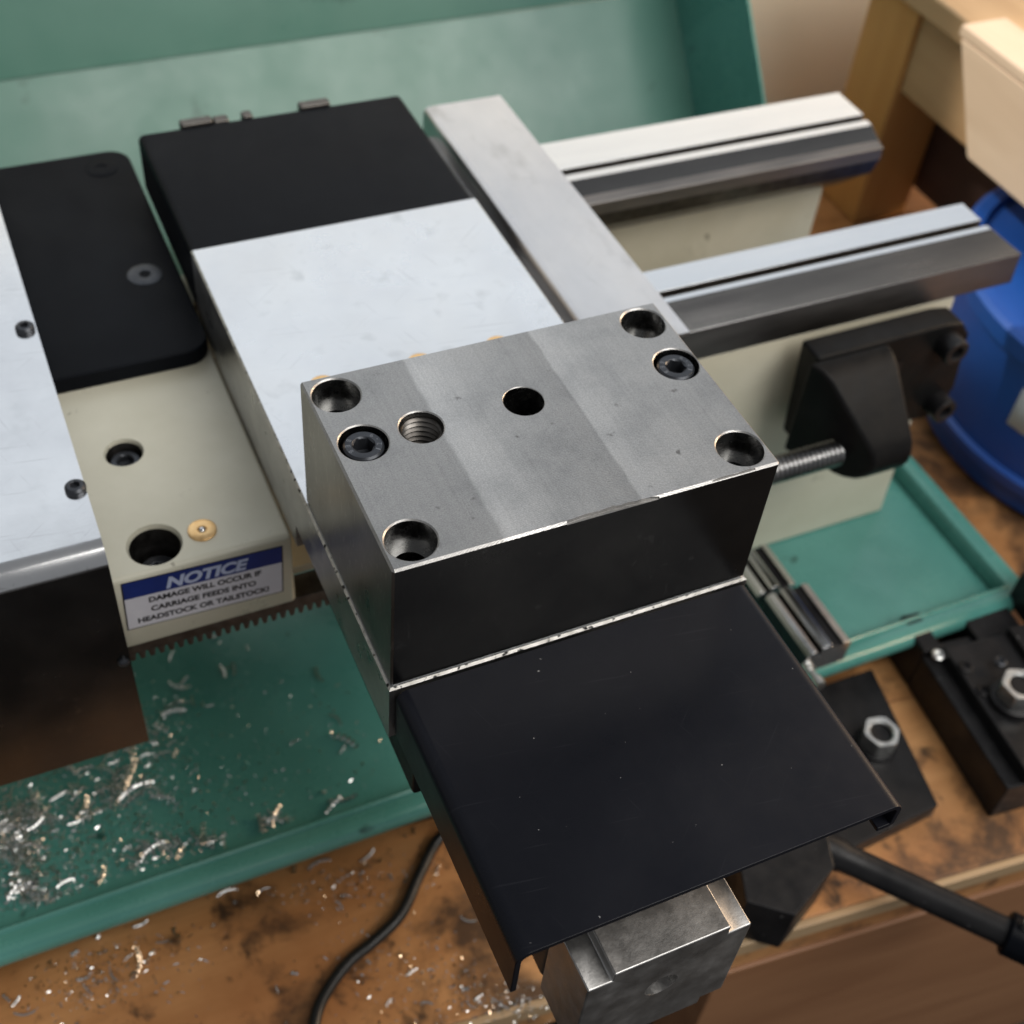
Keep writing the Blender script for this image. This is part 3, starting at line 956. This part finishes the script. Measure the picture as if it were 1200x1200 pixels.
def grooved(name, x0, y0, y1, z0, z1, wdt):
    u = lambda k: x0 + wdt * k
    p = [(x0, z0), (u(1), z0), (u(1), z1 - 2.6), (u(0.985), z1 - 1.2), (u(0.80), z1), (u(0.78), z1 - 1.6), (u(0.58), z1 - 1.4), (u(0.56), z1 + 0.3), (u(0.50), z1 + 0.9),
         (u(0.36), z1 + 0.9), (u(0.30), z1 + 0.2), (u(0.29), z1 - 3.0), (u(0.21), z1 - 3.0), (u(0.20), z1 - 0.4), (u(0.14), z1), (u(0.06), z1 - 0.5), (x0, z1 - 2.4)]
    ob = prism(name, p, 'y', y0, y1, ['way_steel', 'black_oxide', 'zinc'], gh, bevel=0.35, smooth=25)
    for k in (0, 1, 2, 4, 5, 6, 10, 11, 12, 16):
        ob.data.polygons[2 + k].material_index = 1
    ob.data.polygons[2 + 3].material_index = 2
    return ob


grooved('near_section', 199.3, 53.5, 86.5, -163.8, -150.0, 21.0)
grooved('far_section', 197.2, 88.5, 112, TRAY + 0.1, -151.0, 19.0)
lathe('pin', [(2.6, 0), (2.6, 3), (1.6, 3.2), (1.6, 7), (2.4, 7.2), (2.4, 11)], (199.5, 53.4, -157), 'zinc', gh, axis='-y', seg=20)

# flat holder with a height nut
fh = thing('flat_tool_holder', 'flat black tool holder with a bright hex nut on the bench', 'tool holder', (205, 20, BENCH))
FT = BENCH + 9.0
flat = [tuple(unproj_z(a, b, FT).xy) for a, b in ((1022, 783), (1100, 943), (985, 1000))] + [(180, 55)]
prism('holder_body', flat, 'z', BENCH + 0.1, FT, 'black_oxide', fh, bevel=0.7)
nx, ny = unproj_z(1033, 858, FT + 9).xy
lathe('stud_base', [(8.6, FT + 0.1), (8.6, FT + 1.2), (7.6, FT + 2)], (nx, ny, 0), 'black_oxide', fh, seg=32)
hex_nut('hex_nut', fh, (nx, ny, FT + 2.1), 13.4, 7.5, 4.6)
lathe('stud', [(4.5, FT + 2.2), (4.5, FT + 7.0), (3.9, FT + 7.5), (1.2, FT + 7.0)], (nx, ny, 0), 'black_oxide', fh, seg=28)

# slotted holder with set screws
sh = thing('slotted_tool_holder', 'black slotted tool holder with set screws and bright nut beyond the flat holder', 'tool holder', (285, 15, BENCH))
rz = ((285, 15, -170), math.radians(-6))
box('holder_body', 253, 336, -24, 42, BENCH + 0.1, -168, 'black_oxide', sh, bevel=0.8, rot=rz)
box('raised_rail', 260, 302, -24, 40, -167.9, -161.5, 'black_oxide', sh, bevel=0.8, rot=rz)
box('raised_rail', 306, 336, -14, 60, -167.9, -149, 'black_oxide', sh, bevel=1.0, rot=rz)
box('ridge', 290, 301.5, 8, 40, -161.4, -157.5, 'black_oxide', sh, bevel=0.7, rot=rz)
box('tongue', 253, 262, 42.1, 62, BENCH + 0.1, -165, 'black_oxide', sh, bevel=0.8, rot=rz)
box('tongue', 280, 303, 42.1, 60, BENCH + 0.1, -166, 'black_oxide', sh, bevel=0.8, rot=rz)
box('cross_bar', 262.2, 279.8, 42.1, 47, BENCH + 0.1, -169, 'black_oxide', sh, bevel=0.6, rot=rz)
for px, py, z, r, mt in ((1099, 768, -165, 2.6, 'zinc'), (1131, 782, -161.5, 2.9, 'black_oxide'), (1152, 810, -161.5, 2.9, 'black_oxide'), (1172, 776, -157.5, 2.4, 'screw')):
    q = unproj_z(px, py, z)
    lathe('set_screw', [(r, 0), (r + 0.1, 0.8), (r - 0.5, 1.2), (hexr(r * 0.58), 1.1), (hexr(r * 0.58), 0.2), (0.1, 0.1)], (q.x, q.y, z), mt, sh, seg=24)
q = unproj_z(1197, 803, -151)
lathe('stud_base', [(10, -161.4), (10, -158.5), (8.8, -157.8)], (q.x, q.y, 0), 'black_oxide', sh, seg=32)
hex_nut('hex_nut', sh, (q.x, q.y, -157.7), 14.5, 7.5, 4.8, twist=0.1)
lathe('stud', [(4.7, -157.6), (4.7, -152), (4.0, -151.5)], (q.x, q.y, 0), 'black_oxide', sh, seg=24)

# boring bar in its block
bh = thing('boring_bar_holder', 'faceted black holder block standing on the bench beside the motor', 'tool holder', (148, -15, BENCH))
prism('holder_body', [(139.7, -35.2), (163.5, -24.5), (170.4, -8), (160, 12), (138, 6), (126, -24)], 'z', BENCH + 0.1, -163, 'black_oxide', bh, bevel=0.7)
bar_d = (Vector((214.0, -70.0, -170)) - Vector((163.0, -8.0, -170))).normalized()
rq = bar_d.to_track_quat('Z', 'Y').to_matrix()
bar = thing('boring_bar', 'round black bar sticking out past the bench edge from its holder', 'bar', (190, -42, -175))
lathe('shank', [(6.4, -2), (6.4, 14), (5.6, 16), (5.5, 30), (5.5, 74), (5.9, 76)], (163, -8, -170.5), 'black_oxide', bar, rot=rq, seg=28)
lathe('end_knob', [(7.5, 76.2), (8.2, 77), (8.2, 98), (7, 100)], (163, -8, -170.5), 'black_plate', bar, rot=rq, seg=28)
bx = Vector((163, -8, -170.5)) + bar_d * 81
lathe('set_screw', [(2.2, 0), (2.2, 4.5), (1.7, 5), (0.2, 4.6)], (bx.x, bx.y, bx.z + 7.2), 'zinc', bar, seg=20)

# ------------------------------------------------------------------ bucket, wooden stand, box
bk = thing('blue_bucket', 'blurred blue plastic tub with white label on the bench end', 'bucket', (458, 150, BENCH))
lathe('tub', [(92, BENCH + 0.2), (96, BENCH + 3), (97, BENCH + 14), (100, BENCH + 15.5), (100.5, BENCH + 21), (97.5, BENCH + 22.5), (98.5, BENCH + 80)], (458, 150, 0), 'blue', bk, seg=72)
lathe('lid', [(98.5, BENCH + 80.2), (102, BENCH + 81), (102.5, BENCH + 90), (100, BENCH + 92), (94, BENCH + 91.5), (92, BENCH + 87), (20, BENCH + 87)], (458, 150, 0), 'blue', bk, seg=72)
lab = bmesh.new()
pv = None
for k in range(9):
    a = math.radians(190 + k * 5.0)
    cur = [lab.verts.new((458 + 98.6 * math.cos(a), 150 + 98.6 * math.sin(a), BENCH + z)) for z in (46, 68)]
    if pv:
        lab.faces.new((pv[0], cur[0], cur[1], pv[1]))
    pv = cur
ob = finish('paper_label', lab, 'label_white', bk)
ob.modifiers.new('thickness', 'SOLIDIFY').thickness = 0.0004

ws = thing('wooden_stand', 'golden wooden stand with square leg on the bench behind the tub', 'stand', (560, 240, BENCH))
box('leg', 434, 474, 348, 390, BENCH + 0.1, -52, 'stand_wood', ws, bevel=2)
box('leg', 680, 720, 348, 390, BENCH + 0.1, -52, 'stand_wood', ws, bevel=2)
box('leg', 680, 720, 40, 80, BENCH + 0.1, -52, 'stand_wood', ws, bevel=2)
box('apron', 437, 466, 60, 347.8, -101, -52, 'apron_wood', ws, bevel=1.5)
box('shade_panel', 480, 488, 60, 380, -176, -52, 'stand_shade', ws)  # added dark sheet standing in for the shade under the stand
box('top_board', 428, 740, 40, 398, -51.8, -38, 'apron_wood', ws, bevel=2)

pb_ = [(281, -30), (250, -78.5), (60, -78.5), (60, -30)]
wb = thing('wooden_box', 'pale sunlit wooden box with slanted end leaning on the stand', 'box', (418, 160, -80))
prism('side_board', pb_, 'x', 400, 412, 'box_wood', wb, bevel=1.2)
prism('lid', [(400, -29.8), (427.5, -29.8), (427.5, -24), (400, -24)], 'y', 60, 283, 'box_wood', wb, bevel=1.2)
box('back_board', 412.2, 427.4, 60, 245, -78.5, -30.2, 'box_wood', wb)

# ------------------------------------------------------------------ swarf
def chip_mesh(kind, rr):
    bm = bmesh.new()
    n = rr.randint(3, 7) if kind else rr.randint(1, 3)
    rad = rr.uniform(0.75, 1.15) if kind else rr.uniform(0.8, 1.4)
    pit = rr.uniform(1.5, 2.2)
    L = n * pit
    pts = []
    bend = rr.uniform(-0.06, 0.06)
    steps = n * 11
    for i in range(steps + 1):
        t = i / steps
        a = t * n * 2 * math.pi
        x = (t - 0.5) * L
        pts.append(Vector((x, rad * math.cos(a) + bend * x * x, rad * math.sin(a) + rad)))
    prev = None
    for i, p in enumerate(pts):
        w = pit * 0.25 * (0.5 + 0.5 * math.sin(math.pi * (0.1 + 0.8 * i / len(pts))))
        a, b = bm.verts.new(p + Vector((-w, 0, 0.1 * rr.random()))), bm.verts.new(p + Vector((w, 0, 0.1 * rr.random())))
        if prev:
            bm.faces.new((prev[0], prev[1], b, a))
        prev = (a, b)
    for v in bm.verts:
        v.co *= S
    me = bpy.data.meshes.new('metal_chip')
    bm.to_mesh(me)
    bm.free()
    me.materials.append(MAT['chip'])
    for p in me.polygons:
        p.use_smooth = True
    return me


CH = [chip_mesh(i < 9, rnd) for i in range(14)]


def chip(px, py, z, scale, label, group, ang=None):
    p = unproj_z(px, py, z)
    o = bpy.data.objects.new('metal_chip', rnd.choice(CH[:9]) if scale > 0.9 else rnd.choice(CH))
    col.objects.link(o)
    o.location = Vector((p.x, p.y, z)) * S
    o.rotation_euler = (rnd.uniform(-0.15, 0.15), rnd.uniform(-0.15, 0.15), rnd.uniform(0, 6.28) if ang is None else ang)
    k = scale * rnd.uniform(0.75, 1.1)
    o.scale = (k, k, k)
    tag(o, label, 'metal chip', group)


LT, GT = 'lone curly steel chip on open green tray floor beside the carriage', 'steel chips on the tray'
TL = ['curly steel chip in the thick heap on the tray before the headstock cover',
      'curly steel chip on the tray just below the headstock cover edge',
      'curly steel chip on the tray beside the corner of the headstock cover',
      'curly steel chip lying against the front rim of the green tray']
BL = ['curly steel chip on the bench close along the tray rim',
      'curly steel chip on the bench between the cable and the black cover',
      'curly steel chip on stained bench wood well away from the cable']
LB, GB = 'curly bright steel chip lying on the brown bench', 'steel chips on the bench'
for li, (cx, cy, n, sx, sy) in enumerate(((18, 985, 26, 26, 26), (35, 955, 14, 36, 18), (95, 945, 9, 45, 22), (150, 925, 9, 35, 16), (178, 868, 9, 28, 28), (40, 1045, 14, 36, 16), (185, 995, 10, 30, 18), (120, 905, 5, 40, 15), (240, 985, 5, 16, 8), (320, 962, 6, 20, 6), (215, 830, 4, 25, 14))):
    for k in range(n * 2):
        x, y = rnd.gauss(cx, sx * 0.6), rnd.gauss(cy, sy * 0.55)
        if y > 1078 - 0.345 * x or (x < 150 and y < 925 - 0.32 * x):
            continue
        chip(x, y, TRAY + 0.1 + rnd.choice((0, 0, 0.8)), rnd.uniform(0.5, 1.15), TL[(0, 0, 0, 1, 2, 3, 3, 1, 3, 3, 2)[li]], GT)
for x, y, s in ((262, 788, 0.9), (275, 785, 1.1), (252, 748, 0.7), (200, 770, 0.8), (405, 868, 1.4), (402, 880, 0.8), (390, 945, 1.2), (402, 940, 1.2), (165, 745, 0.9), (157, 792, 0.8), (372, 792, 0.9), (395, 842, 0.7), (330, 800, 0.6), (215, 800, 0.9), (345, 870, 0.5), (290, 760, 0.6), (380, 930, 0.7)):
    chip(x, y, TRAY + 0.1, s, LT, GT)
for x, y, s in ((345, 1020, 1.3), (372, 1012, 1.3), (378, 1022, 1.0), (310, 1042, 1.0), (265, 1045, 1.0), (275, 1058, 0.9), (240, 1048, 0.8), (165, 1085, 1.3), (115, 1100, 1.4), (88, 1118, 1.3), (125, 1115, 0.8), (98, 1148, 1.5), (103, 1160, 1.3), (112, 1150, 1.2), (132, 1145, 0.9), (165, 1128, 1.6), (175, 1122, 1.1), (150, 1122, 1.0), (190, 1105, 0.9), (205, 1095, 1.0), (345, 1142, 1.1), (405, 1050, 0.8), (398, 1060, 0.9), (458, 1028, 0.7), (475, 980, 1.2), (485, 975, 1.2), (432, 1005, 1.2), (428, 1012, 0.9), (512, 1020, 0.9), (432, 1128, 1.0), (482, 1140, 1.4), (545, 1160, 1.3), (560, 1170, 1.2), (550, 1178, 0.9), (500, 1175, 0.8), (590, 1180, 0.9), (620, 1178, 1.2), (610, 1182, 1.0), (548, 1080, 0.9), (30, 1190, 1.2), (8, 1170, 1.2), (20, 1175, 0.9), (250, 1085, 0.6), (235, 1125, 0.6), (335, 1200, 0.6), (60, 1130, 0.8), (480, 1160, 1.2), (455, 1175, 0.8), (645, 1150, 1.0), (655, 1175, 1.1)):
    chip(x, y, BENCH + 0.15, s * 0.6, BL[0] if y < 1150 - 0.335 * x + 45 else (BL[1] if x > 425 else BL[2]), GB)

# fine swarf too small to count
fine = bmesh.new()
fr = random.Random(11)


def speck(p, r):
    a = fr.uniform(0, 6.28)
    l, w = r * fr.uniform(0.6, 2.2), r * fr.uniform(0.25, 0.6)
    d, s = Vector((math.cos(a), math.sin(a), fr.uniform(-0.2, 0.2))), Vector((-math.sin(a), math.cos(a), fr.uniform(-0.5, 0.5)))
    v = [fine.verts.new(p + d * l * i + s * w * j + Vector((0, 0, 0.25 + fr.random() * 0.3))) for i, j in ((-1, -1), (1, -0.6), (1.1, 0.7), (-0.8, 1))]
    fine.faces.new(v)


for k in range(3200):
    cx, cy, sx, sy = fr.choice([(60, 985, 60, 40), (25, 990, 35, 40), (25, 990, 35, 40), (150, 930, 60, 35), (170, 870, 30, 30), (190, 995, 40, 20), (60, 1040, 45, 20), (250, 900, 120, 60)])
    x, y = fr.gauss(cx, sx), fr.gauss(cy, sy)
    if y > 1080 - 0.345 * x or (x < 160 and y < 915 - 0.3 * x) or x > 455:
        continue
    speck(unproj_z(x, y, TRAY + 0.2), fr.uniform(0.15, 0.6))
for k in range(1500):
    cx, cy, sx, sy = fr.choice([(350, 1030, 60, 20), (150, 1110, 60, 30), (480, 1140, 60, 35), (420, 1020, 60, 30), (100, 1155, 40, 25), (590, 1175, 40, 18)])
    x, y = fr.gauss(cx, sx), fr.gauss(cy, sy)
    if y < 1148 - 0.335 * x:
        continue
    speck(unproj_z(x, y, BENCH + 0.2), fr.uniform(0.12, 0.5))
fs = finish('fine_swarf', fine, 'chip', smooth=0)
tag(fs, 'fine bright steel swarf scattered over tray and bench', 'swarf')
fs['kind'] = 'stuff'
